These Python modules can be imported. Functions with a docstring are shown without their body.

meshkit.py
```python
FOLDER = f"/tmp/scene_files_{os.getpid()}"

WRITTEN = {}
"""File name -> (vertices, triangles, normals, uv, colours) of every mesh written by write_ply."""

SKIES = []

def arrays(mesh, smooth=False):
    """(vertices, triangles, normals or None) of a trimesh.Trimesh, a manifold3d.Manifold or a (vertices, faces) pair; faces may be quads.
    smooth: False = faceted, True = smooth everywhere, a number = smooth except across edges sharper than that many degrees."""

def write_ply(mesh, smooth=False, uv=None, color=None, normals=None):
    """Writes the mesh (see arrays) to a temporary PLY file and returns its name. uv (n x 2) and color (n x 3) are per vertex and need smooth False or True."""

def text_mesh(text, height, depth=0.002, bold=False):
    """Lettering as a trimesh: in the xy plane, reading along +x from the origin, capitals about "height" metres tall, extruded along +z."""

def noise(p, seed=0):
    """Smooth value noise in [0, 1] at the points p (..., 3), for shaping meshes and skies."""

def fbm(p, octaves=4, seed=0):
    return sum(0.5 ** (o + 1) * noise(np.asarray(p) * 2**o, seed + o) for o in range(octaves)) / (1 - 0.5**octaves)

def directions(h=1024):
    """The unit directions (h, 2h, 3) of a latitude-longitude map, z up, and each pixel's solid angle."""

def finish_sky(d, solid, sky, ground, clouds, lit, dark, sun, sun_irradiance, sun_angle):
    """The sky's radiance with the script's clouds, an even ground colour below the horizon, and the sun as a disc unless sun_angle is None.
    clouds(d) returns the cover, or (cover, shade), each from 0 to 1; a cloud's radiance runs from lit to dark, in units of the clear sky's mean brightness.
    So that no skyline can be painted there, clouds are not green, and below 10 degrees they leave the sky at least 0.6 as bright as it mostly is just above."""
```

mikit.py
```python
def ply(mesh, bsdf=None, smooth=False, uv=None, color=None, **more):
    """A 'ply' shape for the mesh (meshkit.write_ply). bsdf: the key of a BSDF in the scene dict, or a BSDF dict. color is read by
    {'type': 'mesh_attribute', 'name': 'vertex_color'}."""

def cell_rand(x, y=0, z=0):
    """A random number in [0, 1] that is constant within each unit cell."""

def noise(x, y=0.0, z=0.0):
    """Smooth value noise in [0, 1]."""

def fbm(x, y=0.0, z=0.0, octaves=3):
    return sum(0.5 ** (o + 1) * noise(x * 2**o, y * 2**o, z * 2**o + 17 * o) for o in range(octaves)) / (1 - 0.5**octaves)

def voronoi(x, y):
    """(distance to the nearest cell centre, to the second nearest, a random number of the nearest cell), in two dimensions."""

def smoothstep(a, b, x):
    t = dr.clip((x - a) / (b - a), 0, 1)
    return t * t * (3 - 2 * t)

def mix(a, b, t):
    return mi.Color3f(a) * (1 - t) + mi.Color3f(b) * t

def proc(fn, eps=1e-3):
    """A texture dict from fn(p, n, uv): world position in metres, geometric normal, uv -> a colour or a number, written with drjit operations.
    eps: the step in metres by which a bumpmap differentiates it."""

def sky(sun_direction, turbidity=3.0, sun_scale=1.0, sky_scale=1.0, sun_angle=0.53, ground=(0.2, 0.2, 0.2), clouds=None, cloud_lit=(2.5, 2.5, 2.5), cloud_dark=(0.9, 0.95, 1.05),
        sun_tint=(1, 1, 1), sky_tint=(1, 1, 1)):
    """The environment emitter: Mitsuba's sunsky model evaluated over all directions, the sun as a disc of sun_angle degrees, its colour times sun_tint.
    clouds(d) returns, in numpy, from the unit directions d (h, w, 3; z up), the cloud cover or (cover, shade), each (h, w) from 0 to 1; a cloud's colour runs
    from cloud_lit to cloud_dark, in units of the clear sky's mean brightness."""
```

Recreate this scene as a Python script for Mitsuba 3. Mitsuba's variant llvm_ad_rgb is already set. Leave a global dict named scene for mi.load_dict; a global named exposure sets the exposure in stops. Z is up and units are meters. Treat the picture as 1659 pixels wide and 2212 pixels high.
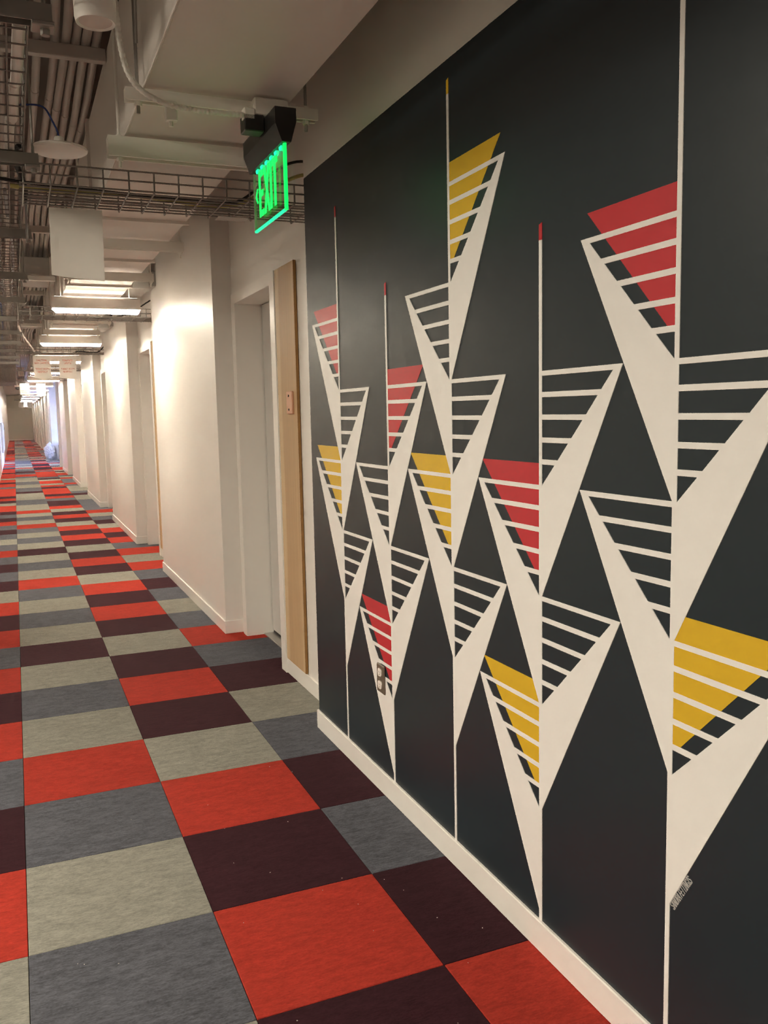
import math, random
import numpy as np, trimesh, manifold3d as m3
import drjit as dr
import mitsuba as mi
import mikit, meshkit
from shapely.geometry import Polygon, box as sbox
from shapely.ops import unary_union

T = mi.ScalarTransform4f
scene, labels = {}, {}
R = random.Random(7)

# ---------------------------------------------------------------- camera, sky, exposure
W_PX, F_PX = 1659, 1884.27
YAW, PITCH, ROLL = math.radians(22.747), math.radians(-6.5215), math.radians(-1.195)
EYE = np.array([0.0549, -3.9118, 1.4360])
_f = np.array([math.sin(YAW) * math.cos(PITCH), math.cos(YAW) * math.cos(PITCH), math.sin(PITCH)])
_r = np.array([math.cos(YAW), -math.sin(YAW), 0.0])
_u = np.cross(_r, _f)
_u2 = -_r * math.sin(ROLL) + _u * math.cos(ROLL)
scene['camera'] = {'type': 'perspective', 'fov': math.degrees(2 * math.atan(W_PX / 2 / F_PX)), 'fov_axis': 'x', 'near_clip': 0.02, 'far_clip': 300.0,
                   'to_world': T().look_at(origin=EYE.tolist(), target=(EYE + _f).tolist(), up=_u2.tolist())}
exposure = 1.6
SKY = 28.0            # daylight through the side-room window
LAMP = (43.0, 38.5, 30.5)      # linear fixtures
UP = 0.07
PANEL = (12.2, 11.0, 8.9)      # flat ceiling panels of the open lounge across from the mural
sky_env = mikit.sky((-0.6, 0.3, 0.5), turbidity=3.0, sun_scale=0.0, sky_scale=SKY, sky_tint=(1.05, 0.98, 1.40), ground=(0.3, 0.3, 0.3))
sky_env['sampling_weight'] = 0.6
scene['sky'] = sky_env

# ---------------------------------------------------------------- materials
def mat(name, color, rough=0.5, spec=0.5, metallic=0.0, bump=None, bump_scale=0.0005, **more):
    c = color if isinstance(color, dict) else {'type': 'rgb', 'value': list(color)}
    b = {'type': 'principled', 'base_color': c, 'roughness': rough, 'specular': spec, 'metallic': metallic, **more}
    if bump is not None:
        b = {'type': 'bumpmap', 'arbitrary': mikit.proc(bump), 'scale': bump_scale, 'bsdf': b}
    scene['mat_' + name] = {'type': 'twosided', 'bsdf': b}
    return 'mat_' + name

def orange_peel(p, n, uv):
    return mikit.noise(p.x * 240, p.y * 240, p.z * 240)

def paint(base, amount=0.03, scale=3.0):
    base = [float(c) for c in base]
    def fn(p, n, uv):
        k = 1.0 + amount * (mikit.fbm(p.x * scale, p.y * scale, p.z * scale) - 0.5)
        return mi.Color3f(base[0] * k, base[1] * k, base[2] * k)
    return mikit.proc(fn)

WALL = mat('wall_paint', paint((0.76, 0.735, 0.70), 0.05), 0.42, 0.4)
LOUNGE = mat('lounge_paint', (0.36, 0.34, 0.31), 0.6, 0.3)
BACK = mat('far_wall_paint', paint((0.62, 0.58, 0.50), 0.05), 0.5, 0.4)
TRIM = mat('trim_paint', (0.80, 0.775, 0.735), 0.38, 0.45)
DUCT = mat('duct_paint', paint((0.68, 0.63, 0.59), 0.05), 0.5, 0.4)
DECK = mat('deck_paint', paint((0.34, 0.305, 0.285), 0.25, 6), 0.8, 0.2)
DOOR = mat('door_paint', paint((0.60, 0.585, 0.56), 0.03), 0.4, 0.4)
ALU = mat('aluminium', (0.55, 0.54, 0.52), 0.35, 0.5, 0.85)
GALV = mat('galvanized_steel', paint((0.36, 0.345, 0.325), 0.3, 25), 0.42, 0.5, 0.7)
WIRE = mat('tray_wire', (0.215, 0.20, 0.185), 0.45, 0.5, 0.6)
STRUT = mat('white_strut', (0.80, 0.775, 0.72), 0.5, 0.4)
PIPE = mat('conduit_paint', paint((0.52, 0.48, 0.45), 0.15, 12), 0.5, 0.4)
PVC = mat('white_pvc', (0.74, 0.70, 0.66), 0.4, 0.5)
BLACK = mat('black_plastic', (0.012, 0.012, 0.013), 0.45, 0.5)
RUBBER = mat('black_cable', (0.012, 0.011, 0.011), 0.5, 0.4)
YELLOWC = mat('yellow_cable', (0.42, 0.36, 0.13), 0.5, 0.4)
BLUEC = mat('blue_cable', (0.03, 0.055, 0.20), 0.5, 0.4)
REDC = mat('red_cable', (0.30, 0.03, 0.035), 0.5, 0.4)
GREYC = mat('grey_cable', (0.25, 0.24, 0.25), 0.5, 0.4)
WHITE = mat('white_plastic', (0.85, 0.80, 0.75), 0.4, 0.5)
PAPER = mat('paper', paint((0.78, 0.74, 0.69), 0.04, 8), 0.8, 0.2)
INK = mat('red_ink', (0.50, 0.18, 0.13), 0.8, 0.2)
BRONZE = mat('bronze_plate', paint((0.15, 0.12, 0.09), 0.2, 60), 0.4, 0.5, 0.25)
SLOT = mat('dark_slot', (0.03, 0.028, 0.025), 0.7, 0.3)
PINK = mat('pink_plate', (0.62, 0.34, 0.22), 0.5, 0.4)
BAG = mat('white_bag', (0.80, 0.80, 0.82), 0.3, 0.6)
DARKBOX = mat('dark_box', (0.03, 0.028, 0.03), 0.6, 0.3)
GREYBOX = mat('grey_box', paint((0.36, 0.34, 0.32), 0.12, 8), 0.5, 0.4)
# mural paints
M_DARK = mat('mural_dark', paint((0.0175, 0.0265, 0.0335), 0.10, 5), 0.37, 0.38, bump=orange_peel, bump_scale=0.00012)
M_WHITE = mat('mural_white', paint((0.80, 0.785, 0.765), 0.03, 4), 0.42, 0.4, bump=orange_peel, bump_scale=0.00010)
M_RED = mat('mural_red', paint((0.50, 0.032, 0.042), 0.05, 4), 0.40, 0.4)
M_YELLOW = mat('mural_yellow', paint((0.66, 0.42, 0.025), 0.05, 4), 0.40, 0.4)

def wood(p, n, uv):
    g = mikit.noise(p.y * 11 + 0.35 * mikit.noise(p.z * 1.3, 4.0), 0.3, 8.0) + 0.25 * mikit.fbm(p.y * 40, p.z * 1.1, 2.0)
    h = mikit.fbm(p.y * 120, p.z * 4.0, 3.0)
    band = mikit.smoothstep(0.55, 0.85, g)
    c = mikit.mix((0.60, 0.445, 0.27), (0.50, 0.335, 0.19), band)
    return c * (0.93 + 0.14 * h)
PLY = mat('plywood', mikit.proc(wood), 0.6, 0.3)
PLYEDGE = mat('plywood_edge', paint((0.27, 0.145, 0.055), 0.3, 40), 0.7, 0.2)

def carpet(base, var):
    base = np.array(base, float)
    def fn(p, n, uv):
        ix, iy = dr.floor(p.x / 0.5), dr.floor(p.y / 0.5)
        tone = 0.93 + 0.14 * mikit.cell_rand(ix, iy, 5)
        a = mikit.noise(p.x * 70, p.y * 260, 1.0)
        b = mikit.noise(p.x * 230, p.y * 520, 7.0)
        c = mikit.fbm(p.x * 22, p.y * 60, 3.0)
        k = tone * (1.0 + var * (0.55 * (a - 0.5) + 0.55 * (b - 0.5) + 0.7 * (c - 0.5)))
        return mi.Color3f(*[float(v) for v in base]) * dr.maximum(k, 0.1)
    return mikit.proc(fn)

def pile(p, n, uv):
    return mikit.noise(p.x * 300, p.y * 700, 2.0) + 0.6 * mikit.noise(p.x * 90, p.y * 240, 5.0)

CARPET = {}
for nm, col, var in (('red', (0.355, 0.034, 0.023), 0.40), ('maroon', (0.031, 0.0095, 0.0140), 0.5), ('grey', (0.088, 0.091, 0.108), 0.75), ('tan', (0.232, 0.226, 0.196), 0.5)):
    CARPET[nm] = mat('carpet_' + nm, carpet(col, var), 0.95, 0.1, bump=pile, bump_scale=0.0014, sheen=0.3, sheen_tint=0.4)

def emit(rgb, weight=1.0):
    return {'type': 'area', 'radiance': {'type': 'rgb', 'value': list(rgb)}, 'sampling_weight': weight}

# ---------------------------------------------------------------- mesh helpers
def box(x0, x1, y0, y1, z0, z1):
    m = trimesh.creation.box((x1 - x0, y1 - y0, z1 - z0))
    m.apply_translation(((x0 + x1) / 2, (y0 + y1) / 2, (z0 + z1) / 2))
    return m

def cbox(x0, x1, y0, y1, z0, z1, c=0.002):
    lo, hi = np.array([x0, y0, z0]), np.array([x1, y1, z1])
    c = min(c, (hi - lo).min() * 0.45)
    pts = []
    for s in np.ndindex(2, 2, 2):
        k = np.where(s, hi, lo)
        sg = np.where(s, -1, 1)
        for ax in range(3):
            q = k + sg * c
            q[ax] = k[ax]
            pts.append(q)
    return trimesh.convex.convex_hull(np.array(pts))

def cat(ms):
    return trimesh.util.concatenate(ms)

def extrude_x(poly, x0, x1):
    """a shapely polygon in (y, z) extruded along x"""
    parts = []
    for g in getattr(poly, 'geoms', [poly]):
        if g.area < 1e-9:
            continue
        m = trimesh.creation.extrude_polygon(g, x1 - x0, engine='earcut')
        v = m.vertices.copy()
        m.vertices = np.stack([x0 + v[:, 2], v[:, 0], v[:, 1]], 1)
        parts.append(m)
    return cat(parts)

def extrude_y(poly, y0, y1):
    """a shapely polygon in (x, z) extruded along y"""
    m = trimesh.creation.extrude_polygon(poly, y1 - y0, engine='earcut')
    v = m.vertices.copy()
    m.vertices = np.stack([v[:, 0], y0 + v[:, 2], v[:, 1]], 1)
    m.invert()
    return m

def tube(pts, r, n=8, caps=True):
    pts = np.asarray(pts, float)
    rr = np.full(len(pts), r) if np.isscalar(r) else np.asarray(r, float)
    tan = np.gradient(pts, axis=0)
    tan /= np.linalg.norm(tan, axis=1, keepdims=True) + 1e-12
    ref = np.array([0, 0, 1.0]) if abs(tan[0][2]) < 0.9 else np.array([1.0, 0, 0])
    a = np.cross(tan[0], ref); a /= np.linalg.norm(a)
    V, F = [], []
    for i, (q, t) in enumerate(zip(pts, tan)):
        a = a - t * np.dot(a, t); a /= np.linalg.norm(a)
        b = np.cross(t, a)
        for k in range(n):
            w = 2 * math.pi * k / n
            V.append(q + rr[i] * (math.cos(w) * a + math.sin(w) * b))
    for i in range(len(pts) - 1):
        for k in range(n):
            p0, p1 = i * n + k, i * n + (k + 1) % n
            F += [[p0, p1, p1 + n], [p0, p1 + n, p0 + n]]
    if caps:
        V += [pts[0], pts[-1]]
        e = (len(pts) - 1) * n
        for k in range(n):
            F += [[len(V) - 2, (k + 1) % n, k], [len(V) - 1, e + k, e + (k + 1) % n]]
    return trimesh.Trimesh(np.array(V), np.array(F), process=False)

def polyline_tube(pts, r, n=6):
    """bent wire: straight runs with ball joints kept simple by mitring"""
    return tube(pts, r, n)

def spline(pts, n=40):
    from scipy.interpolate import CubicSpline
    pts = np.asarray(pts, float)
    d = np.r_[0, np.cumsum(np.linalg.norm(np.diff(pts, axis=0), axis=1))]
    return CubicSpline(d, pts)(np.linspace(0, d[-1], n))

def cyl(x, y, z0, z1, r, n=24, bevel=0.0):
    prof = [(0, z0), (r - bevel, z0), (r, z0 + bevel), (r, z1 - bevel), (r - bevel, z1), (0, z1)] if bevel else [(0, z0), (r, z0), (r, z1), (0, z1)]
    m = trimesh.creation.revolve(np.array(prof), sections=n)
    m.apply_translation((x, y, 0))
    return m

def lathe(prof, x, y, n=48):
    m = trimesh.creation.revolve(np.array(prof), sections=n)
    m.apply_translation((x, y, 0))
    return m

# ---------------------------------------------------------------- scene bookkeeping
def fresh(key):
    if key not in _used:
        _used.add(key); return key
    k = 1
    while f'{key}_{k:03d}' in _used:
        k += 1
    _used.add(f'{key}_{k:03d}')
    return f'{key}_{k:03d}'
_used = set()

def tag(key, label=None, cat_=None, group=None, kind=None):
    d = labels.setdefault(key, {})
    if label: d['label'] = label
    if cat_: d['category'] = cat_
    if group: d['group'] = group
    if kind: d['kind'] = kind

def obj(name, mesh, m, parent=None, smooth=False, label=None, **more):
    key = fresh(parent + '__' + name if parent else name)
    d = mesh if isinstance(mesh, dict) else mikit.ply(mesh, m, smooth=smooth)
    scene[key] = {**d, **more}
    if label: tag(key, label)
    return key

def thing(name, label, cat_, group=None):
    key = fresh(name)
    tag(key, label, cat_, group)
    return key

def single(name, mesh, m, label, cat_, group=None, smooth=False, **more):
    key = obj(name, mesh, m, None, smooth, **more)
    tag(key, label, cat_, group)
    return key

def struct(name, mesh, m, label=None, **more):
    key = obj(name, mesh, m, **more)
    tag(key, label, kind='structure')
    return key

# ================================================================ STRUCTURE
PER, XF, XW, XB, XD = 4.555, 1.2535, 1.2635, 1.3875, 1.545   # bay period, baseboard face, wall, bay back wall, door face
XL = -0.345
Y0, Y1, ZC = -9.0, 62.9, 3.15
def bay(k): return -0.215 + PER * k, 1.715 + PER * k          # recessed door bay between two wall piers
OPEN = (24.5, 29.7)                                          # opening to the daylit side room
NB = 14
DOORS = [0, 1, 2, 3, 4, 7, 8, 9]

foot = sbox(XW, Y0 - 0.2, 1.95, Y1 + 0.2)
for k in range(NB):
    a, b = bay(k)
    foot = foot.difference(sbox(XW - 0.01, a, XB, b))
wall = m3.Manifold.extrude(m3.CrossSection([np.array(foot.exterior.coords)[:-1]], m3.FillRule.EvenOdd), ZC)
def mbox(x0, x1, y0, y1, z0, z1):
    return m3.Manifold.cube([x1 - x0, y1 - y0, z1 - z0]).translate([x0, y0, z0])
def door_y(k): return 0.775 + PER * k, 1.585 + PER * k
DOOR_Z = 2.131
for k in DOORS:
    a, b = door_y(k)
    wall -= mbox(XB - 0.1, 1.70, a - 0.03, b + 0.03, -0.01, DOOR_Z + 0.03)
wall -= mbox(1.0, 2.2, OPEN[0], OPEN[1], -0.01, 2.75)
wm = wall.to_mesh()
struct('wall_right', (wm.vert_properties[:, :3], wm.tri_verts), WALL, 'cream painted corridor wall stepping back at each door bay, on the right')
LG = (-7.6, 1.2, -4.6)                                       # open lounge across from the mural: y from, y to, x of its far wall
struct('wall_left', cat([box(XL - 0.15, XL, Y0 - 0.2, LG[0], 0, ZC), box(XL - 0.15, XL, LG[1], Y1 + 0.2, 0, ZC), box(XL - 0.15, XL, LG[0], LG[1], 2.62, ZC)]), WALL, 'pale corridor wall on the far left')
struct('wall_lounge', cat([box(LG[2] - .15, LG[2], LG[0] - .15, LG[1] + .15, 0, ZC), box(LG[2], XL - .15, LG[0] - .15, LG[0], 0, ZC), box(LG[2], XL - .15, LG[1], LG[1] + .15, 0, ZC)]), LOUNGE)
struct('ceiling_lounge', box(LG[2], XL - .15, LG[0], LG[1], 2.72, ZC + .1), LOUNGE)
struct('wall_back', box(XL, XW + 0.2, Y1, Y1 + 0.15, 0, ZC), BACK, 'plain beige wall closing the far end of the corridor')
struct('wall_front', box(XL, XW, Y0 - 0.15, Y0, 0, ZC), WALL, 'wall behind the viewer')
struct('ceiling', box(XL - 0.15, 1.95, Y0 - 0.2, Y1 + 0.2, ZC, ZC + 0.1), DECK, 'dark unfinished ceiling deck above the pipes')
# side room with the daylight window
RX = 5.2
struct('wall_room_near', box(1.95, RX, OPEN[0] - 2.15, OPEN[0] - 2.0, 0, ZC), LOUNGE)
struct('wall_room_far', box(1.95, RX, OPEN[1] + 2.0, OPEN[1] + 2.15, 0, ZC), LOUNGE)
struct('ceiling_room', box(1.95, RX + .15, OPEN[0] - 2.15, OPEN[1] + 2.15, ZC, ZC + 0.1), LOUNGE)
wwin = (m3.Manifold.cube([0.15, OPEN[1] - OPEN[0] + 4.3, ZC]).translate([RX, OPEN[0] - 2.15, 0])
        - mbox(RX - .1, RX + .3, OPEN[0] - 1.6, OPEN[1] + 1.6, 0.25, 2.95)).to_mesh()
struct('wall_room_window', (wwin.vert_properties[:, :3], wwin.tri_verts), WALL)
fr = [box(RX + .02, RX + .09, y - .03, y + .03, 0.25, 2.95) for y in np.linspace(OPEN[0] - 1.57, OPEN[1] + 1.57, 5)]
fr += [box(RX + .02, RX + .09, OPEN[0] - 1.6, OPEN[1] + 1.6, z0, z0 + .05) for z0 in (0.25, 2.9)]
struct('window_1', cat(fr), ALU)
scene['mat_glass'] = {'type': 'thindielectric'}
gx = RX + .055
obj('pane', trimesh.Trimesh([[gx, OPEN[0] - 1.6, .25], [gx, OPEN[1] + 1.6, .25], [gx, OPEN[1] + 1.6, 2.95], [gx, OPEN[0] - 1.6, 2.95]], [[0, 1, 2], [0, 2, 3]]), 'mat_glass', 'window_1')

# ---------------------------------------------------------------- floor of carpet tiles
SLABM = mat('floor_slab', (0.10, 0.095, 0.09), 0.9, 0.2)
struct('floor', cat([box(XL - .15, 1.95, Y0 - .2, Y1 + .2, -0.12, -0.006), box(1.95, RX + .15, OPEN[0] - 2.15, OPEN[1] + 2.15, -0.12, -0.006), box(LG[2] - .15, XL - .15, LG[0] - .15, LG[1] + .15, -0.12, -0.006)]), SLABM,
       'corridor floor laid with square carpet tiles in red, maroon, grey and tan')
ROWS = """grey tan maroon red
tan grey red maroon
red tan maroon grey
maroon grey red maroon
grey red tan grey
red tan maroon tan
maroon grey red maroon
red tan maroon grey
grey maroon tan red
red tan maroon grey
maroon grey red tan
red tan maroon grey
tan grey red maroon
maroon red tan grey
grey tan maroon red
maroon grey red tan
grey tan maroon red
red maroon tan grey
grey tan maroon red
tan grey red maroon
grey tan maroon red
maroon grey red tan
grey red tan maroon
red tan maroon grey
maroon grey red tan
grey tan maroon red
maroon red tan grey""".split('\n')
rows = {-5 + i: r.split() for i, r in enumerate(ROWS)}
pick = lambda w: R.choices(('red', 'maroon', 'grey', 'tan'), w)[0]
for r in range(-18, 127):
    if r not in rows:
        rows[r] = [pick((6, 3, 1, 1.5)), pick((1, 1.2, 4, 6)), pick((6, 4, 0.5, 1.5)), pick((2, 2, 3, 3))]
tile_mesh = cbox(-0.2492, 0.2492, -0.2492, 0.2492, -0.006, 0.0, 0.0015)
tile_ply = {c: mikit.ply(tile_mesh, CARPET[c]) for c in CARPET}
far = {c: [] for c in CARPET}
for r in sorted(rows):
    for c in range(4):
        col = rows[r][c]
        x, y = (c - 0.5) * 0.5, (r + 0.5) * 0.5
        if -6 <= r <= 60:
            scene[fresh('floor__carpet_tile')] = {**tile_ply[col], 'to_world': T().translate([x, y, 0])}
        else:
            m = tile_mesh.copy(); m.apply_translation((x, y, 0)); far[col].append(m)
for col in far:
    k = obj('distant_carpet_tiles', cat(far[col]), CARPET[col], 'floor')
    tag(k, kind='stuff')

# crumbs and lint on the carpet
specks = []
spots = [(0.353, -0.79), (0.28, -2.36), (1.05, -1.63), (1.0, -0.64), (0.86, -1.05), (0.71, -1.36), (1.17, -1.9), (1.06, -2.02), (0.93, -2.21), (0.70, -2.13), (1.18, -1.02), (1.02, -1.55), (0.62, -0.35), (0.35, -2.13), (0.81, -2.3)]
for i in range(26):
    spots.append((R.uniform(0.05, 1.2), R.uniform(-2.4, 0.6)))
for x, y in spots:
    m = trimesh.creation.icosphere(subdivisions=1, radius=1.0)
    m.apply_scale([R.uniform(.0008, .0022), R.uniform(.0008, .0018), .0008])
    m.apply_translation((x, y, .0008)); specks.append(m)
k_ = single('carpet_crumbs', cat(specks), PAPER, 'tiny pale crumbs and lint scattered on the carpet', 'crumbs'); tag(k_, kind='stuff')

# ---------------------------------------------------------------- baseboards
BH = 0.0865
def bb(x0, x1, y0, y1):
    return cbox(x0, x1, y0, y1, 0, BH, 0.003)
def base(ms, where):
    struct('baseboard_right', cat(ms), TRIM, 'white baseboard ' + where)
base([bb(XF, XW + .002, Y0, -0.215 + .01)], 'below the mural')
for k in range(NB):
    a, b = bay(k)
    b2 = bay(k + 1)[0] if k < NB - 1 else Y1
    ms = [bb(XF, XW + .002, b - .01, b2 + .01), bb(XF, XB, b - .01, b + .002)]
    if OPEN[0] < b < OPEN[1] or OPEN[0] < b2 < OPEN[1]:
        lo, hi = b - .01, b2 + .01
        ms = []
        if lo < OPEN[0]: ms.append(bb(XF, XW + .002, lo, OPEN[0]))
        if hi > OPEN[1]: ms.append(bb(XF, XW + .002, OPEN[1], hi))
    if k in DOORS:
        d0, d1 = door_y(k)
        ms += [bb(XB - .01, XB + .002, a, d0 - .085), bb(XB - .01, XB + .002, d1 + .085, b)]
    elif not (OPEN[0] < a + 1 < OPEN[1]):
        ms += [bb(XB - .01, XB + .002, a, b)]
    if ms:
        base(ms, f'round wall pier {k + 1} beyond the mural')
struct('baseboard_left', bb(XL - .002, XL + .01, Y0, Y1), TRIM, 'white baseboard along the left wall')
struct('baseboard_back', bb(XL, XW, Y1 - .01, Y1 + .002), TRIM, 'white baseboard at the far end wall')

# ---------------------------------------------------------------- doors
names = ['nearest bay beside the mural', 'second bay', 'third bay', 'fourth bay', 'fifth bay', '', '', 'bay beyond the daylit opening', 'last bays', 'last bays']
for i, k in enumerate(DOORS):
    a, b = door_y(k)
    key = fresh(f'door_{i + 1}')
    tag(key, f'grey painted door deep in its white frame, in the {names[k]}', kind='structure')
    cz = DOOR_Z + 0.066
    cas = unary_union([sbox(a - .088, 0, a, cz), sbox(b, 0, b + .088, cz), sbox(a - .088, DOOR_Z, b + .088, cz)])
    obj('casing', extrude_x(cas, XB - .016, XB + .002), TRIM, key)
    jam = unary_union([sbox(a - .025, 0, a, DOOR_Z + .025), sbox(b, 0, b + .025, DOOR_Z + .025), sbox(a, DOOR_Z, b, DOOR_Z + .025)])
    obj('jamb', extrude_x(jam, XB - .004, 1.70), TRIM, key)
    obj('slab', cbox(XD, XD + .045, a + .004, b - .011, 0.026, DOOR_Z - .005, .002), DOOR, key)
    obj('seal', cat([box(XD + .006, XD + .03, b - .012, b + .001, 0.009, DOOR_Z), box(XD + .006, XD + .03, a, b, 0.009, 0.027), box(XD + .02, XD + .03, a, b, DOOR_Z - .006, DOOR_Z)]), RUBBER, key, label='black door seal')
    obj('backing', box(1.66, 1.70, a - .03, b + .03, 0, DOOR_Z + .03), SLOT, key)
    obj('threshold', cbox(1.485, 1.62, a, b, -.006, 0.009, .003), ALU, key)

# ---------------------------------------------------------------- plywood boards beside the first two doors
for k, lab in ((0, 'tall narrow plywood board fixed beside the nearest door, with a small pink plate'), (1, 'narrow plywood board on the wall of the second bay, seen edge on')):
    key = thing('plywood_board', lab, 'board', 'plywood boards beside the doors')
    y0, y1 = 0.325 + PER * k, 0.655 + PER * k
    xb = XB - .018
    obj('face', cbox(xb, XB - .004, y0, y1, .092, 2.192, .001), PLY, key)
    obj('edge', cbox(xb + .0006, XB - .0035, y0 - .004, y0 + .001, .0915, 2.1925, .001), PLYEDGE, key, label='dark brown raw edge')
    if k == 0:
        pl = obj('cover_plate', cbox(xb - .012, xb, .375, .468, 1.437, 1.552, .003), PINK, key, label='pink cover plate with two dark screws')
        for z in (1.46, 1.53):
            s = cyl(0, 0, 0, .003, .0055, 12); s.apply_transform(trimesh.transformations.rotation_matrix(-math.pi / 2, (0, 1, 0))); s.apply_translation((xb - .012, .425, z))
            obj('screw', s, SLOT, pl)

# ================================================================ MURAL
mural = thing('mural', 'dark slate wall mural of five slim masts with white ladder-like leaves in red and yellow', 'mural')
XM = XW
MT, MY0, MDY, MZ0, MDZ = 2.4366, -0.5998, -0.4843, 1.8122, -0.2829
obj('dark_ground', box(XM - .0008, XM - .0001, -8.9, -0.2155, BH - .01, MT), M_DARK, mural, label='dark slate painted ground')
SW = 0.0066
UV = [[(0.0065, -0.0120), (0.2854, -0.0118), (0.2447, -0.0521), (0.0065, -0.0517)],
      [(0.0066, -0.0644), (0.2319, -0.0650), (0.1888, -0.1077), (0.0067, -0.1070)],
      [(0.0067, -0.1197), (0.1753, -0.1205), (0.1315, -0.1634), (0.0069, -0.1635)],
      [(0.0069, -0.1762), (0.1181, -0.1763), (0.0757, -0.2178), (0.0067, -0.2178)],
      [(0.0067, -0.2306), (0.0621, -0.2307), (0.0066, -0.2841)]]
masts = [(2.240, 2.198, 'red', [(0, 1, 'red'), (1, -1, None), (2, 1, 'yellow'), (3, -1, None)]),
         (1.880, 1.837, 'red', [(1, -1, 'red'), (2, 1, None), (3, -1, None), (4, 1, 'red')]),
         (2.384, 2.341, 'yellow', [(-1, -1, 'yellow'), (0, 1, None), (1, -1, None), (2, 1, 'yellow'), (3, -1, None)]),
         (1.885, 1.844, 'red', [(1, -1, None), (2, 1, 'red'), (3, -1, None), (4, 1, 'yellow')]),
         (2.300, 2.258, 'red', [(0, 1, 'red'), (1, -1, None), (2, 1, None), (3, -1, 'yellow')])]
PAINTS = {'red': M_RED, 'yellow': M_YELLOW}
DARKWIN = Polygon([(0.0065, -0.012), (0.2854, -0.0118), (0.0066, -0.2841)])
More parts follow.
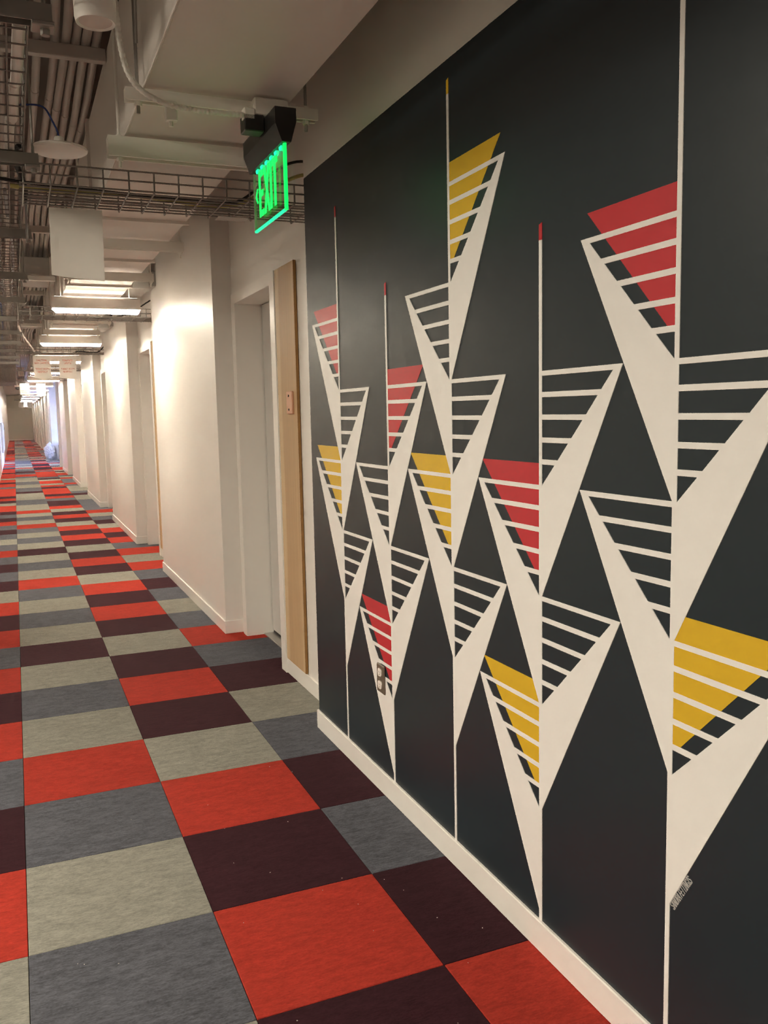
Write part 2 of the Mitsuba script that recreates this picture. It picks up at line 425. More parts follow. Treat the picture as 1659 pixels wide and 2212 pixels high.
for mi_, (top, bnd, tip, leaves) in enumerate(masts):
    y = MY0 + MDY * mi_
    mk = obj('mast', extrude_x(sbox(y - SW, BH - .002, y + SW, bnd), XM - .0024, XM - .0008), M_WHITE, mural, label='slim white mast line')
    obj('tip', extrude_x(Polygon([(y - SW, bnd), (y + SW, bnd), (y + SW, top - .004), (y - SW, top)]), XM - .0024, XM - .0008), PAINTS[tip], mk, label=tip + ' mast tip')
    zt = None
    for row, s, colour in leaves:
        z0 = MZ0 + MDZ * row
        tr = lambda pts: Polygon([(y + s * u, z0 + v) for u, v in pts])
        lp = tr([(0, 0.0), (0.3190, 0.0003), (0.0066, -0.566), (0, -0.566)])
        for w in UV:
            lp = lp.difference(tr(w))
        obj('leaf', extrude_x(lp, XM - .0024, XM - .0008), M_WHITE, mk, label='white triangular leaf with five slots')
        if colour:
            cp = tr([(0.296, 0.0548), (0.0, 0.0548), (0.0, -0.2215), (0.0255, -0.2215)])
            if row > -1:      # the leaf above on the same mast hides what lies under its body
                cp = cp.difference(tr([(0, 0.0), (0.0, .284), (0.0, .0), (0.0, 0.0)]).buffer(0))
            obj('colour_field', extrude_x(cp, XM - .0016, XM - .0008), PAINTS[colour], mk, label=colour + ' painted triangle behind the leaf')
# painted signature beside the last mast
sig = meshkit.text_mesh('SANDRA FETTINGIS', 0.0175, 0.0012)
ang = math.atan2(0.4766 - 0.3888, 2.6079 - 2.5567)
L = math.hypot(0.4766 - 0.3888, 2.6079 - 2.5567)
sig.apply_scale([L / sig.extents[0], 1, 1])
sig.apply_transform(trimesh.transformations.rotation_matrix(ang, (0, 0, 1)))
M = np.eye(4); M[:3, :3] = [[0, 0, -1], [-1, 0, 0], [0, 1, 0]]; M[:3, 3] = (XM - .0008, -2.5572, 0.3885)
sig.apply_transform(M)
obj('signature', sig, mat('signature_grey', (0.50, 0.48, 0.47), 0.5, 0.4), mural, label='small grey signature lettering along the leaf edge')

# electrical outlet on the mural
out = thing('electrical_outlet', 'bronze duplex outlet with white sockets low on the mural wall', 'outlet')
obj('plate', cbox(XM - .009, XM - .001, -1.0155, -0.945, 0.3925, 0.5025, .004), BRONZE, out)
for zc in (0.472, 0.424):
    prof = sbox(-.0165, -.0145, .0165, .0145).intersection(Polygon([(.0178 * math.cos(t), .0178 * math.sin(t)) for t in np.linspace(0, 6.283, 33)[:-1]]))
    so = extrude_x(Polygon([(-0.980 + px, zc + pz) for px, pz in np.array(prof.exterior.coords)[:-1]]), XM - .0125, XM - .004)
    sk = obj('socket', so, WHITE, out)
    for dy, h in ((.006, .0075), (-.006, .009)):
        obj('slot', box(XM - .0128, XM - .012, -.980 + dy - .0009, -.980 + dy + .0009, zc + .002 - h / 2, zc + .002 + h / 2), SLOT, sk)
    obj('slot', box(XM - .0128, XM - .012, -.9822, -.9778, zc - .0105, zc - .0062), SLOT, sk)
sc_ = cyl(0, 0, 0, .002, .003, 10); sc_.apply_transform(trimesh.transformations.rotation_matrix(-math.pi / 2, (0, 1, 0))); sc_.apply_translation((XM - .009, -.980, .448))
obj('screw', sc_, ALU, out)

# ================================================================ CEILING SERVICES
# air duct
DX0, DX1, DZ0, DZ1 = 0.499, 0.970, 2.470, 2.93
duct = thing('air_duct', 'long white painted rectangular air duct running along the corridor ceiling', 'duct')
obj('body', box(DX0, DX1, -8.8, 38.0, DZ0, DZ1), DUCT, duct)
for y in (0.93, 2.16, 3.36, 5.2, 6.4, 7.9, 9.1, 10.4, 11.6, 12.9, 14.1, 15.4, 16.6, -3.3, -5.2):
    fl = unary_union([sbox(DX0 - .016, DZ0 - .016, DX1 + .016, DZ1 + .016)]).difference(sbox(DX0, DZ0, DX1, DZ1))
    obj('flange', extrude_y(fl, y - .012, y + .012), DUCT, duct)
obj('seam', cbox(DX0 - .004, DX0 + .004, -8.8, 38.0, DZ0 - .004, DZ0 + .004, .002), DUCT, duct)

# trapeze hangers under the duct
def hanger(y, x0, x1, h, lab, rods=(0.475, 1.026), w=0.041):
    key = thing('trapeze_hanger', lab, 'hanger', 'trapeze hangers under the air duct')
    z1 = DZ0 - .0165
    prof = Polygon([(y - w / 2, z1 - h), (y - w / 2, z1), (y + w / 2, z1), (y + w / 2, z1 - h), (y + w / 2 - .009, z1 - h), (y + w / 2 - .009, z1 - h + .004),
                    (y + w / 2 - .003, z1 - h + .004), (y + w / 2 - .003, z1 - .003), (y - w / 2 + .003, z1 - .003), (y - w / 2 + .003, z1 - h + .004), (y - w / 2 + .009, z1 - h + .004), (y - w / 2 + .009, z1 - h)])
    obj('channel', extrude_x(prof, x0, x1), STRUT, key)
    for x in rods:
        obj('rod', tube([(x, y, z1 - h - .035), (x, y, ZC)], .0055, 8), GALV if h < .05 else STRUT, key, smooth=40)
        obj('nut', cat([cyl(x, y, z1 - h - .012, z1 - h, .012, 6), cyl(x, y, z1, z1 + .010, .012, 6)]), STRUT, key)
    return key
hanger(-0.985, 0.436, 1.063, 0.036, 'white trapeze hanger channel that carries the exit sign', (0.476, 1.026))
hanger(-0.475, 0.432, 1.05, 0.070, 'deep white trapeze hanger channel just behind the exit sign', (0.474, 1.02), 0.06)
for i, y in enumerate((1.42, 2.62, 5.6, 6.9, 9.6, 11.2, 13.6, 15.8)):
    nm = ['first', 'second', 'third', 'fourth', 'fifth', 'sixth', 'seventh', 'eighth'][i]
    hanger(y, 0.435, 1.04, 0.055, f'white trapeze hanger under the duct, {nm} one beyond the nearest cable tray', (0.47, 1.02))
hanger(-2.6, 0.436, 1.063, 0.036, 'white trapeze hanger over the viewer, out of the picture', (0.476, 1.026))
# grey damper box between duct and wall, and diagonal brace rod
db = thing('damper_box', 'small grey sheet metal damper box between duct and wall, above the first lit fixture', 'damper box')
obj('body', cbox(DX1, 1.20, 3.93, 4.42, 2.53, 2.72, .004), GREYBOX, db)
obj('collar', cbox(1.20, XW, 3.98, 4.33, 2.56, 2.69, .004), GREYBOX, db)
db = thing('damper_box', 'small grey sheet metal damper box between duct and wall, above the second lit fixture', 'damper box')
obj('body', cbox(DX1, 1.20, 7.45, 7.95, 2.53, 2.72, .004), GREYBOX, db)
obj('collar', cbox(1.20, XW, 7.5, 7.9, 2.56, 2.69, .004), GREYBOX, db)
single('brace_rod', tube([(0.474, -1.02, 2.58), (0.415, -1.55, 3.15)], .005, 8), GALV, 'thin slanted brace rod above the exit sign hanger', 'rod', smooth=40)

# ceiling conduits
for i, x in enumerate((0.235, 0.292, 0.334, 0.376, 0.418, 0.460)):
    z = 2.958 + .010 * (i % 2)
    ys = np.linspace(-8.5, 19.0, 120)
    wob = (0.016 * np.sin(ys * 1.25 + .5) + 0.005 * np.sin(ys * 2.9 + i)) * (0.3 if i == 0 else 1)
    key = thing('conduit', ('single grey pipe standing apart on the cable tray side of the conduit bundle', 'grey conduit farthest from the air duct in the bundle', 'fourth grey conduit from the air duct in the bundle', 'third grey conduit from the air duct, middle of the bundle', 'second grey conduit from the air duct in the bundle', 'grey conduit right beside the air duct')[i], 'pipe', 'conduits in the bundle beside the duct' if i else None)
    obj('pipe', tube(np.stack([x + wob, ys, np.full_like(ys, z)], 1), 0.0178, 10), PIPE, key, smooth=40)
    for y in np.arange(-1.7 + .11 * i, 18, 2.35):
        xx = x + (0.016 * math.sin(y * 1.25 + .5) + 0.005 * math.sin(y * 2.9 + i)) * (0.3 if i == 0 else 1)
        obj('coupling', tube([(xx, y - .03, z), (xx, y + .03, z)], 0.0198, 10), PIPE, key, smooth=40)
for j, y in enumerate((-4.2, 0.0, 3.6, 7.3, 11.0, 14.8)):
    key = thing('pipe_support', ['channel crossing under the conduits out of view', 'grey brown channel crossing under the conduits nearest the viewer', 'second channel under the conduits, past the nearest cable tray', 'third channel under the conduits', 'fourth channel under the conduits', 'last channel under the conduits'][j], 'pipe support')
    obj('channel', cbox(-0.33, 0.495, y - .021, y + .021, 2.885, 2.936, .003), PIPE, key)
    for x in (-0.25, 0.245):
        obj('rod', tube([(x, y, 2.885), (x, y, ZC)], .005, 8), GALV, key, smooth=40)
# upper left pipes on the deck, farther left
for i, x in enumerate((0.18, 0.10, -0.05, -0.17)):
    ys = np.linspace(-8.5, 21, 60)
    single('deck_pipe', tube(np.stack([np.full_like(ys, x), ys, np.full_like(ys, 3.06 + .02 * (i % 2))], 1), .017 + .004 * (i % 2), 10), PIPE,
           f'brownish pipe high on the deck, {("first", "second", "third", "fourth")[i]} to the left of the conduit bundle', 'pipe', 'deck pipes above the long cable tray', smooth=40)
# grey terminal box and its support
tb = thing('terminal_box', 'grey sheet metal box hung among the pipes beside the second cable tray', 'terminal box')
obj('body', cbox(0.19, 0.44, 4.55, 5.3, 2.70, 2.86, .005), GREYBOX, tb)
for xx, yy in ((0.21, 4.61), (0.42, 4.61), (0.21, 5.24), (0.42, 5.24)):
    obj('rod', tube([(xx, yy, 2.86), (xx, yy, ZC)], .005, 6), GALV, tb, smooth=40)
obj('support', cbox(0.17, 0.47, 4.42, 4.47, 2.64, 2.68, .004), STRUT, tb)
obj('bracket', cbox(0.43, 0.46, 4.5, 4.56, 2.62, 2.86, .004), STRUT, tb)
tb = thing('terminal_box', 'grey sheet metal box among the pipes beyond the second cable tray', 'terminal box')
obj('body', cbox(0.17, 0.44, 8.3, 9.0, 2.66, 2.85, .005), GREYBOX, tb)
for xx, yy in ((0.21, 8.36), (0.42, 8.36), (0.21, 8.94), (0.42, 8.94)):
    obj('rod', tube([(xx, yy, 2.85), (xx, yy, ZC)], .005, 6), GALV, tb, smooth=40)
obj('support', cbox(0.15, 0.46, 8.1, 8.15, 2.60, 2.64, .004), STRUT, tb)

# ---------------------------------------------------------------- wire basket trays crossing into the bays
TZ, TH = 2.330, 0.075
TX0, TX1 = 0.13, XB - .004
wr = 0.0036
long_ply = mikit.ply(tube([(TX0, 0, 0), (TX1, 0, 0)], wr, 6), WIRE, smooth=40)
u_ply = mikit.ply(polyline_tube([(0, -.190, TH), (0, -.190, 0.004), (0, -.186, 0), (0, .186, 0), (0, .190, 0.004), (0, .190, TH)], wr, 6), WIRE, smooth=40)
tray_lab = ['nearest wire basket tray crossing to the wall between exit sign and first door', 'second wire basket tray crossing below the first lit fixture', 'third wire basket tray, carrying the pair of red lettered papers',
            'fourth wire basket tray crossing the corridor', 'fifth wire basket tray, far down the corridor', 'last wire basket tray, beyond the daylit opening']
tray_y = [-0.022 + PER * k for k in (0, 1, 2, 3, 4, 9)]
for k in range(6):
    key = thing('cable_tray', tray_lab[k], 'cable tray', 'wire basket trays crossing the corridor')
    yc = tray_y[k]
    for dy, dz in [(-.19, TH), (-.19, TH / 2), (-.19, 0.0), (-.14, 0), (-.09, 0), (-.04, 0), (.01, 0), (.06, 0), (.11, 0), (.16, 0), (.19, TH / 2), (.19, TH)]:
        scene[fresh(key + '__long_wire')] = {**long_ply, 'to_world': T().translate([0, yc + dy, TZ + dz + .004])}
    for j in range(13):
        scene[fresh(key + '__cross_wire')] = {**u_ply, 'to_world': T().translate([0.145 + .0978 * j, yc, TZ])}
    if k < 3:
        obj('end_plate', cbox(0.96, 1.10, yc + .12, yc + .20, TZ - .004, TZ, .001), GREYBOX, key)
# cables lying in the nearest tray
yc = tray_y[0]
single('black_cable', tube(spline([(0.05, yc - .10, 2.365), (0.3, yc - .09, 2.352), (0.6, yc - .06, 2.350), (0.9, yc - .02, 2.350), (1.02, yc + .02, 2.37), (1.13, yc + .05, 2.45), (1.25, yc + .09, 2.555), (1.386, yc + .12, 2.60)], 60), .0062, 8), RUBBER,
       'black cable lying in the nearest tray and looping up to the wall', 'cable', smooth=50)
single('yellow_cable', tube(spline([(0.10, yc - .05, 2.352), (0.4, yc - .04, 2.349), (0.7, yc - .02, 2.349), (1.0, yc + .05, 2.36), (1.2, yc + .11, 2.46), (1.386, yc + .15, 2.55)], 50), .0085, 8), YELLOWC,
       'dull yellow cable lying beside the black cable in the nearest tray', 'cable', smooth=50)
yc = tray_y[1]
single('black_cable', tube(spline([(0.7, yc - .05, 2.352), (1.0, yc - .04, 2.355), (1.15, yc, 2.42), (1.27, yc + .04, 2.50), (1.386, yc + .07, 2.555)], 40), .006, 8), RUBBER,
       'black cable rising from the second tray to the wall beside the lit fixture', 'cable', smooth=50)
yc = tray_y[2]
single('black_cable', tube(spline([(0.9, yc, 2.352), (1.1, yc, 2.352), (1.22, yc + .01, 2.37), (1.27, yc + .02, 2.42), (1.386, yc + .03, 2.43)], 40), .008, 8), RUBBER,
       'black cable curling at the wall end of the third tray', 'cable', smooth=50)

ORD = ['first', 'second', 'third', 'fourth', 'fifth', 'sixth', 'seventh', 'eighth', 'ninth', 'tenth', 'eleventh', 'twelfth', 'thirteenth', 'fourteenth', 'fifteenth', 'sixteenth', 'seventeenth']
# ---------------------------------------------------------------- long tray on the left
lt = thing('long_cable_tray', 'long wire basket tray full of cables running along the upper left edge', 'cable tray')
LZ, LX = 2.425, 0.150
for x in np.arange(LX, -0.33, -.0505):
    obj('long_wire', tube([(x, -8.8, LZ), (x, 24, LZ)], .0028, 6), WIRE, lt, smooth=40)
for dz in (.05, .10):
    obj('long_wire', tube([(LX, -8.8, LZ + dz), (LX, 24, LZ + dz)], .0028, 6), WIRE, lt, smooth=40)
us = [polyline_tube([(LX, y, LZ + .10), (LX, y, LZ - .001), (-0.32, y, LZ - .001)], .0028, 5) for y in np.arange(-3.0, 24, .1)]
k_ = obj('cross_wires', cat(us), WIRE, lt, smooth=40); tag(k_, kind='stuff')
for i, y in enumerate((-2.9, -1.56, -0.29, 1.12, 2.56, 3.85, 5.3, 6.7, 8.1, 9.5, 10.9, 12.3)):
    key = thing('tray_support', f'galvanized channel under the long left tray, {ORD[i - 1]} one from the viewer in view' if i else 'galvanized channel under the long tray, above the viewer and out of view', 'tray support', 'channels under the long left tray')
    z1 = LZ - .006
    prof = Polygon([(y - .0205, z1 - .041), (y - .0205, z1), (y + .0205, z1), (y + .0205, z1 - .041), (y + .0175, z1 - .041), (y + .0175, z1 - .003), (y - .0175, z1 - .003), (y - .0175, z1 - .041)])
    obj('channel', extrude_x(prof, -0.33, 0.200), GALV, key)
    obj('rod', tube([(0.183, y, z1 - .06), (0.183, y, ZC)], .005, 8), GALV, key, smooth=40)
    obj('clip', cat([cbox(0.152, 0.205, y - .027, y + .027, z1 - .052, z1 - .041, .002), cyl(0.183, y, z1 - .066, z1 - .052, .011, 6)]), GALV, key)
# things lying in the long tray
for j, (y0, y1) in enumerate(((-1.38, -0.95), (-0.94, -0.60), (-0.59, -0.24))):
    key = thing('white_tube', ('nearest', 'middle', 'farthest')[j] + ' white plastic tube section lying in the long tray at the upper left', 'tube', 'white tube sections in the long left tray')
    obj('tube', tube(spline([(.131 - .012 * j, y0, LZ + .022), (.128 - .012 * j, (y0 + y1) / 2, LZ + .021), (.125 - .010 * j, y1, LZ + .022)], 8), .0165, 12), PVC, key, smooth=40)
def cab(x, z, m, lab, r=.008, y0=-8.5, y1=22, seed=0, amp=.02):
    ys = np.linspace(y0, y1, 140)
    rg = np.random.default_rng(seed)
    w = sum(amp / (i + 1) * np.sin(ys * (0.8 + .7 * i) + rg.uniform(0, 6)) for i in range(3))
    return single('tray_cable', tube(np.stack([x + w * .6, ys, z + .25 * np.abs(w)], 1), r, 7), m, lab, 'cable', 'cables in the long left tray', smooth=50)
spec = [(.02, REDC, 'red', .011, -1.2, 3), (-.03, GREYC, 'grey', .012, -8, 22), (.045, GREYC, 'grey', .010, -8, 22), (.075, PVC, 'white', .010, 1.0, 20), (-.08, BLUEC, 'blue', .009, -8, 22), (.10, GREYC, 'grey', .009, 0.5, 22),
        (-.12, PVC, 'white', .011, -8, 22), (.0, BLUEC, 'blue', .008, 1.5, 20), (-.16, YELLOWC, 'yellow', .010, -8, 22), (.055, PVC, 'white', .008, 2.5, 20), (-.2, GREYC, 'grey', .012, -8, 22), (.03, PVC, 'white', .009, -8, -1.6)]
for i, (x, m, cn, r, y0, y1) in enumerate(spec):
    rank = sorted([q[0] for q in spec], reverse=True).index(x)
    cab(x, LZ + .014 + .012 * (i % 3), m, f'{cn} cable in the long left tray, {ORD[rank]} cable from its right edge', r, y0, y1, i)
single('black_cable', tube(spline([(0.142, tray_y[0] - .17, 2.475), (0.128, tray_y[0] - .02, 2.445), (0.150, tray_y[0] + .08, 2.405), (0.158, tray_y[0] + .15, 2.365)], 30), .011, 8), RUBBER,
       'thick black cable drooping where the nearest cross tray meets the long tray', 'cable', smooth=50)
single('black_cable', tube(spline([(0.160, .17, 2.36), (.168, .6, 2.352), (0.178, 1.10, 2.368)], 20), .006, 8), RUBBER, 'black cable strung along the edge of the long tray beyond the nearest cross tray', 'cable', smooth=50)
single('pale_cable', tube(spline([(0.16, 6.2, 2.43), (0.20, 6.9, 2.40), (0.30, 8.0, 2.36), (.36, 8.75, 2.34)], 30), .011, 8), PVC, 'pale cable slanting from the long tray down to the third cross tray', 'cable', smooth=50)

# ---------------------------------------------------------------- exit sign
ex = thing('exit_sign', 'edge-lit green EXIT sign with left arrow hung under black housing', 'sign')
yn, yf, xe = -1.150, -0.755, 0.902
hp = Polygon([(xe - .034, 2.395), (xe + .035, 2.395), (xe + .035, 2.355), (xe + .016, 2.291), (xe - .014, 2.291), (xe - .034, 2.345)])
obj('housing', extrude_y(hp, yn - .008, yf + .008), BLACK, ex)
obj('canopy', cbox(xe - .100, xe - .034, -1.035, -0.975, 2.352, 2.405, .003), BLACK, ex)
scene['mat_acrylic'] = {'type': 'thindielectric', 'specular_transmittance': {'type': 'rgb', 'value': [0.80, 0.97, 0.76]}}
obj('panel', box(xe - .004, xe + .004, yn + .020, yf - .002, 2.093, 2.292), 'mat_acrylic', ex, label='clear acrylic panel')
GREEN = (0.001, 0.50, 0.052)
CYAN = (0.002, 0.55, 0.17)
def glow(name, mesh, rgb, lab=None):
    k = obj(name, mesh, BLACK, ex, label=lab)
    scene[k]['emitter'] = emit(rgb, 0.25)
lx0, lx1 = xe - .0056, xe - .0044
def letter(pts_or_polys):
    return extrude_x(unary_union(pts_or_polys), lx0, lx1)
zt, zb, zm = 2.277, 2.124, 2.200
st = .021
glow('letter_e', letter([sbox(-.831 - st, zb, -.831, zt), sbox(-.888, zt - .021, -.831, zt), sbox(-.884, zm - .010, -.831, zm + .011), sbox(-.889, zb, -.831, zb + .021)]), GREEN)
glow('letter_x', letter([Polygon([(-.895, zt), (-.916, zt), (-.968, zb), (-.947, zb)]), Polygon([(-.947, zt), (-.968, zt), (-.916, zb), (-.895, zb)])]), GREEN)
glow('letter_i', letter([sbox(-.993, zb, -.973, zt)]), GREEN)
glow('letter_t', letter([sbox(-1.063, zt - .022, -.999, zt), sbox(-1.0415, zb, -1.0205, zt)]), GREEN)
glow('arrow', letter([Polygon([(-.818, 2.226), (-.806, 2.226), (-.784, 2.2015), (-.806, 2.177), (-.818, 2.177), (-.800, 2.2015)])]), GREEN)
glow('lower_edge', box(xe - .0044, xe + .0044, yn + .020, yf, 2.0865, 2.093), CYAN, 'glowing lower edge')
glow('near_edge', box(xe - .0044, xe + .0044, yn + .006, yn + .020, 2.0865, 2.292), GREEN, 'glowing near edge')
obj('far_edge', box(xe - .0042, xe + .0042, yf - .0025, yf, 2.093, 2.292), mat('acrylic_edge', (0.30, 0.50, 0.33), 0.4, 0.5), ex, label='pale green far edge')
for i in range(6):
    yy = -.812 - .058 * i
    half = Polygon([(yy + .013 * math.cos(t), 2.2925 + .015 * math.sin(t)) for t in np.linspace(-math.pi, 0, 15)])
    glow('led', extrude_x(half, xe - .0056, xe + .0056), (0.004, 0.55, 0.22))
jb = thing('junction_box', 'white square junction box on the hanger behind the exit sign', 'junction box')
obj('box', cbox(0.838, 0.952, -1.03, -0.99, 2.405, 2.462, .004), STRUT, jb)
obj('connector', cat([cbox(0.800, 0.840, -1.035, -1.0, 2.385, 2.425, .005), cyl(0.83, -1.015, 2.36, 2.40, .011, 10)]), STRUT, jb)
pts = spline([(0.405, -1.10, 2.70), (0.412, -1.09, 2.60), (0.424, -1.08, 2.51), (0.446, -1.075, 2.452), (0.475, -1.07, 2.425), (0.53, -1.06, 2.402), (0.60, -1.05, 2.393), (0.70, -1.04, 2.394), (0.80, -1.03, 2.399)], 180)
single('flexible_conduit', tube(pts, .0085 + .0012 * np.sin(np.arange(180) * math.pi / 2), 10), STRUT, 'ribbed white flexible conduit curving down to the exit sign box', 'conduit', smooth=50)
pc = thing('pipe_clamp', 'white strap clamp hanging below the exit sign hanger, holding the flexible conduit', 'clamp')
obj('strap', cbox(0.553, 0.590, -1.025, -1.00, 2.36, 2.42, .003), STRUT, pc)
obj('bolt', cyl(0.571, -1.012, 2.345, 2.362, .007, 8), STRUT, pc)

# ---------------------------------------------------------------- antenna disc, cylinders, papers
an = thing('ceiling_antenna', 'flat white round disc hanging below the conduits by a blue cable', 'antenna')
obj('disc', lathe([(0, 2.444), (.092, 2.444), (.1015, 2.450), (.1025, 2.456), (.098, 2.461), (.03, 2.466), (0, 2.466)], .280, -.255, 64), WHITE, an, smooth=40)
obj('stem', lathe([(0, 2.464), (.019, 2.464), (.021, 2.474), (.018, 2.497), (.015, 2.501), (0, 2.501)], .280, -.255, 24), STRUT, an, smooth=40)
single('blue_cable', tube(spline([(0.150, -0.30, 2.59), (0.195, -.29, 2.598), (0.235, -.28, 2.592), (0.255, -.27, 2.562), (0.272, -.26, 2.53), (0.280, -.255, 2.50)], 40), .0036, 8), BLUEC,
       'thin blue cable from the long tray down to the white disc', 'cable', smooth=50)
def pendant(x, y, z0, r, h, lab):
    key = thing('pendant_cylinder', lab, 'ceiling fixture', 'white cylinder fixtures along the ceiling')
    obj('shell', lathe([(r * .80, z0 + .004), (r * .93, z0), (r, z0 + .012), (r * 1.02, z0 + h), (0, z0 + h), ], x, y, 48), WHITE, key, smooth=40)
    obj('face', lathe([(0, z0 + .006), (r * .82, z0 + .004), (r * .82, z0 + .012), (0, z0 + .012)], x, y, 48), mat('fixture_face', (0.66, 0.56, 0.53), 0.5, 0.4) if 'mat_fixture_face' not in scene else 'mat_fixture_face', key, smooth=40)
    obj('cap', lathe([(0, z0 + h), (r * 1.25, z0 + h), (r * 1.25, z0 + h + .008), (0, z0 + h + .008)], x, y, 32), WHITE, key, smooth=40)
    obj('stem', tube([(x, y, z0 + h), (x, y, ZC)], .012, 10), STRUT, key, smooth=40)
pendant(.322, -1.36, 2.480, .054, .19, 'white cylinder fixture hanging at the very top left')
pendant(.285, 19.4, 2.50, .070, .20, 'small distant white cylinder fixture beyond the lettered papers')
dc = thing('dome_camera', 'small black dome under a white base far down the corridor', 'dome')
obj('dome', trimesh.creation.icosphere(subdivisions=2, radius=.055).apply_translation((.195, 22.1, 2.30)), BLACK, dc, smooth=True)
obj('base', cyl(.195, 22.1, 2.33, 2.37, .07, 20), WHITE, dc)
obj('stem', tube([(.195, 22.1, 2.37), (.195, 22.1, ZC)], .012, 8), STRUT, dc, smooth=40)

def paper(y, x0, x1, z0, z1, lab, lines=None, skew=0.0, curl=.01, hooks=True, group=None):
    key = thing('paper_sheet', lab, 'paper', group)
    n, m = 14, 14
    u, v = np.meshgrid(np.linspace(0, 1, n), np.linspace(0, 1, m))
    X = x0 + (x1 - x0) * u + skew * (1 - v)
    Z = z0 + (z1 - z0) * v - 0.02 * (u - .5) * (1 - v)
    Y = y + curl * np.sin(u * 3.0 + .6) * (1 - .5 * v) + curl * .8 * (1 - v) ** 2
    V = np.stack([X, Y, Z], -1).reshape(-1, 3)
    F = [[j * n + i, j * n + i + 1, (j + 1) * n + i + 1, (j + 1) * n + i] for j in range(m - 1) for i in range(n - 1)]
    t = .0006
    V2 = np.vstack([V, V + [0, t, 0]])
    F = np.array(F); N = len(V)
    obj('sheet', (V2, np.vstack([F, F[:, ::-1] + N])), PAPER, key)
    if lines:
        for text, zc, hh, wmax in lines:
            tm = meshkit.text_mesh(text, hh, .001, bold=True)
            s = min(1.0, wmax / tm.extents[0]); tm.apply_scale([s, 1, 1])
            tm.apply_translation([-tm.bounds.mean(0)[0], 0, 0])
            Mx = np.eye(4); Mx[:3, :3] = [[1, 0, 0], [0, 0, -1], [0, 1, 0]]
            fv = (zc - z0) / (z1 - z0)
            Mx[:3, 3] = ((x0 + x1) / 2 + skew * (1 - fv), 0, zc - hh / 2)
            tm.apply_transform(Mx)
            vv = tm.vertices.copy()
            uu = (vv[:, 0] - x0 - skew * (1 - fv)) / (x1 - x0); wv = (vv[:, 2] - z0) / (z1 - z0)
            vv[:, 1] = vv[:, 1] - vv[:, 1].max() - .0006 + y + curl * np.sin(uu * 3.0 + .6) * (1 - .5 * wv) + curl * .8 * (1 - wv) ** 2
            tm.vertices = vv
            obj('lettering', tm, INK, key, label='line of red lettering')
    if hooks:
        for fx in (.3, .62):
            xx = x0 + (x1 - x0) * fx
            obj('hook', tube(spline([(xx - .02 * (1 if fx < .5 else -1), y + .006, z1 - .012), (xx, y + .004, z1 + .02), (xx, y + .003, TZ + .01)], 12), .0022, 6), WIRE, key, smooth=50)
paper(.115, .246, .460, 2.035, 2.322, 'blank white paper sheet hanging from the nearest cross tray', None, -.004, .012, False)
TXT1 = lambda z0, z1, w: [('CAUTION', z1 - .055, .022, .13), ('NEW CARPETS', z1 - .092, .024, .185), ('TREAT WITH', z1 - .170, .022, .175), ('RESPECT', z1 - .210, .022, .125)]
TXT2 = lambda z0, z1, w: [('FINISHED', z1 - .050, .022, .13), ('UNITS', z1 - .088, .022, .09), ('TREAT WITH', z1 - .165, .022, .175), ('RESPECT', z1 - .203, .022, .125)]
ysg = tray_y[2] - .20
paper(ysg, .338, .555, 1.985, 2.285, 'red lettered white paper on the left, hanging from the third tray', TXT1(1.985, 2.285, .2), .012, .012)
paper(ysg, .672, .892, 1.985, 2.280, 'red lettered white paper on the right, hanging from the third tray', TXT2(1.985, 2.280, .2), -.004, .012)
for y, where, (a0, a1, b0, b1) in ((tray_y[4] - .2, 'fifth cross tray', (.225, .430, .58, .775)), (tray_y[5] - .2, 'last cross tray', (.31, .53, .67, .92))):
    paper(y, a0, a1, 2.0, 2.27, f'faint lettered paper on the left below the {where}', TXT1(2.0, 2.27, .2) if y < 30 else None, 0, .012, True)
    paper(y, b0, b1, 1.98, 2.26, f'faint lettered paper on the right below the {where}', TXT2(1.98, 2.26, .2) if y < 30 else None, .008, .02, True)

# ---------------------------------------------------------------- linear light fixtures
LENSB = mat('lens', (0.8, 0.78, 0.74), 0.5, 0.4)
ord_ = ['first', 'second', 'third', 'fourth', 'fifth', 'sixth', 'seventh', 'eighth', 'ninth', 'tenth', 'eleventh', 'twelfth', 'thirteenth', 'fourteenth', 'fifteenth', 'sixteenth', 'seventeenth']
hp_ = lambda y: Polygon([(y - .070, 2.330), (y - .066, 2.412), (y - .050, 2.425), (y + .050, 2.425), (y + .066, 2.412), (y + .070, 2.330)])
def lens(y):
    pts = [(x, y + s * w, z) for s in (-1, 1) for (w, z, e) in ((.066, 2.331, 0), (.062, 2.316, .014), (.048, 2.300, .030)) for x in (.400 + e, 1.088 - e * .4)]
    return trimesh.convex.convex_hull(np.array(pts))
LY = [3.80 + 3.52 * i for i in range(17)]
for i, y in enumerate(LY):
    key = thing('linear_light', f'lit white linear fixture hung across the corridor, {ord_[i]} from the viewer', 'light fixture', 'linear fixtures hung across the corridor')
    obj('housing', extrude_x(hp_(y), .395, 1.090), WHITE, key)
    k = obj('lens', lens(y), LENSB, key, label='glowing lens')
    w = max(0.15, 1.6 - 0.16 * i)
    scene[k]['emitter'] = emit(LAMP, w)
    k = obj('upper_lens', box(.42, 1.07, y - .04, y + .04, 2.4245, 2.4275), LENSB, key, label='upward glowing lens')
    scene[k]['emitter'] = emit([c * UP for c in LAMP], w * .5)
    if True:
        for x in (.47, 1.01):
            obj('rod', tube([(x, y, 2.42), (x, y, ZC)], .004, 6), STRUT, key, smooth=40)
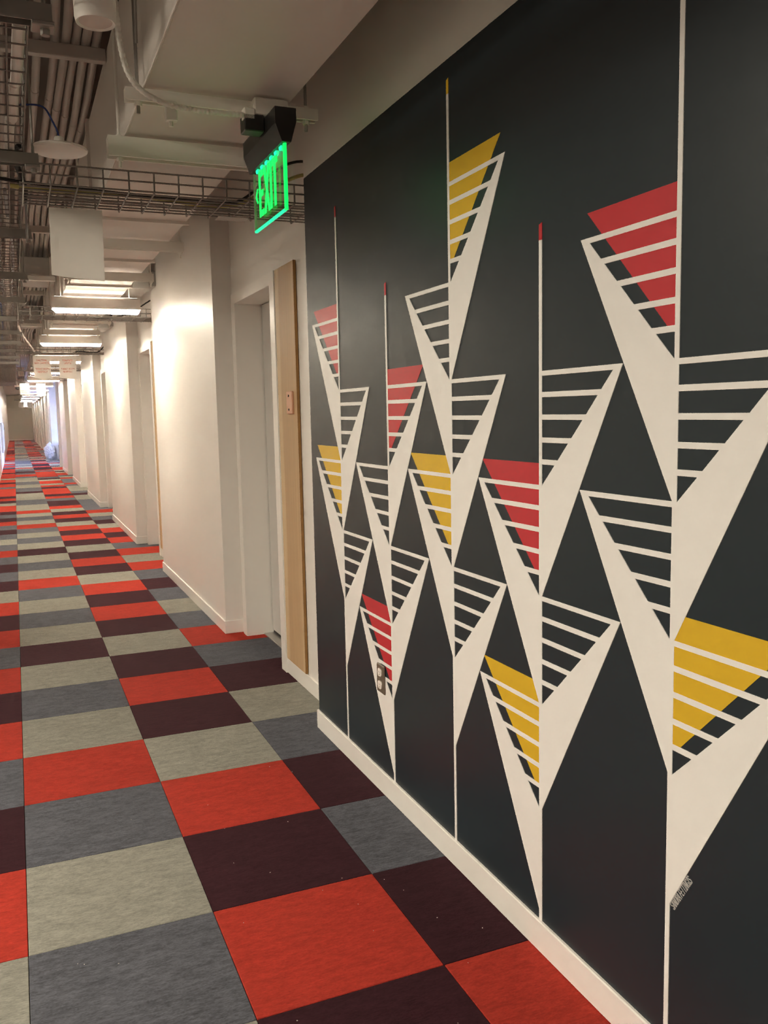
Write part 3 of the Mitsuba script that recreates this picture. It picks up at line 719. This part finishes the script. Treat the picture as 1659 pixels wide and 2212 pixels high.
for y in (-4.7, -1.4):
    for x in (-3.2, -1.6):
        key = thing('ceiling_panel', 'flat square light panel in the lounge ceiling, out of view', 'light panel', 'lounge ceiling panels')
        obj('frame', cbox(x - .32, x + .32, y - .62, y + .62, 2.690, 2.722, .004), WHITE, key)
        k = obj('diffuser', box(x - .30, x + .30, y - .60, y + .60, 2.686, 2.6905), LENSB, key)
        scene[k]['emitter'] = emit(PANEL, 2.0)

# ---------------------------------------------------------------- far objects
bag = trimesh.creation.icosphere(subdivisions=4, radius=1.0)
nrm = bag.vertices.copy()
d = meshkit.fbm(nrm * 2.4 + 5, 3) - .5
d2 = np.abs(meshkit.noise(nrm * 5 + 2) - .5) + .6 * np.abs(meshkit.noise(nrm * 11 + 9) - .5)
bag.vertices = nrm * (1.08 + .55 * d - .42 * d2)[:, None] * [.20, .26, .30]
bag.vertices[:, 2] = np.maximum(bag.vertices[:, 2], -.27)
bag.apply_translation((1.18, 29.3, .272))
bg = thing('plastic_bag', 'white plastic rubbish bag on the floor at the daylit opening', 'bag')
obj('bag', bag, BAG, bg, smooth=40)
obj('knot', trimesh.creation.cone(.05, .13, sections=9).apply_translation((1.18, 29.3, .54)), BAG, bg)
bx_ = thing('dark_box', 'dark box standing behind the white bag', 'box')
obj('body', cbox(1.47, 1.86, 28.9, 29.5, 0, .52, .01), DARKBOX, bx_)
obj('lid', cbox(1.45, 1.88, 28.88, 29.52, .52, .60, .012), BAG, bx_)
cb = thing('wall_cabinet', 'grey cabinet on the left wall at the picture edge', 'cabinet')
obj('body', cbox(XL - .02, XL + .05, 25.6, 29.6, .42, 1.35, .005), GREYBOX, cb)
obj('door', cbox(XL + .05, XL + .056, 25.65, 29.55, .45, 1.32, .002), GREYBOX, cb)
sw = thing('wall_switch', 'tiny dark switch plate on the far left wall', 'switch')
obj('plate', cbox(XL - .002, XL + .012, 35.2, 35.9, 1.03, 1.15, .003), GREYBOX, sw)
obj('toggle', cbox(XL + .012, XL + .02, 35.45, 35.65, 1.07, 1.11, .002), SLOT, sw)
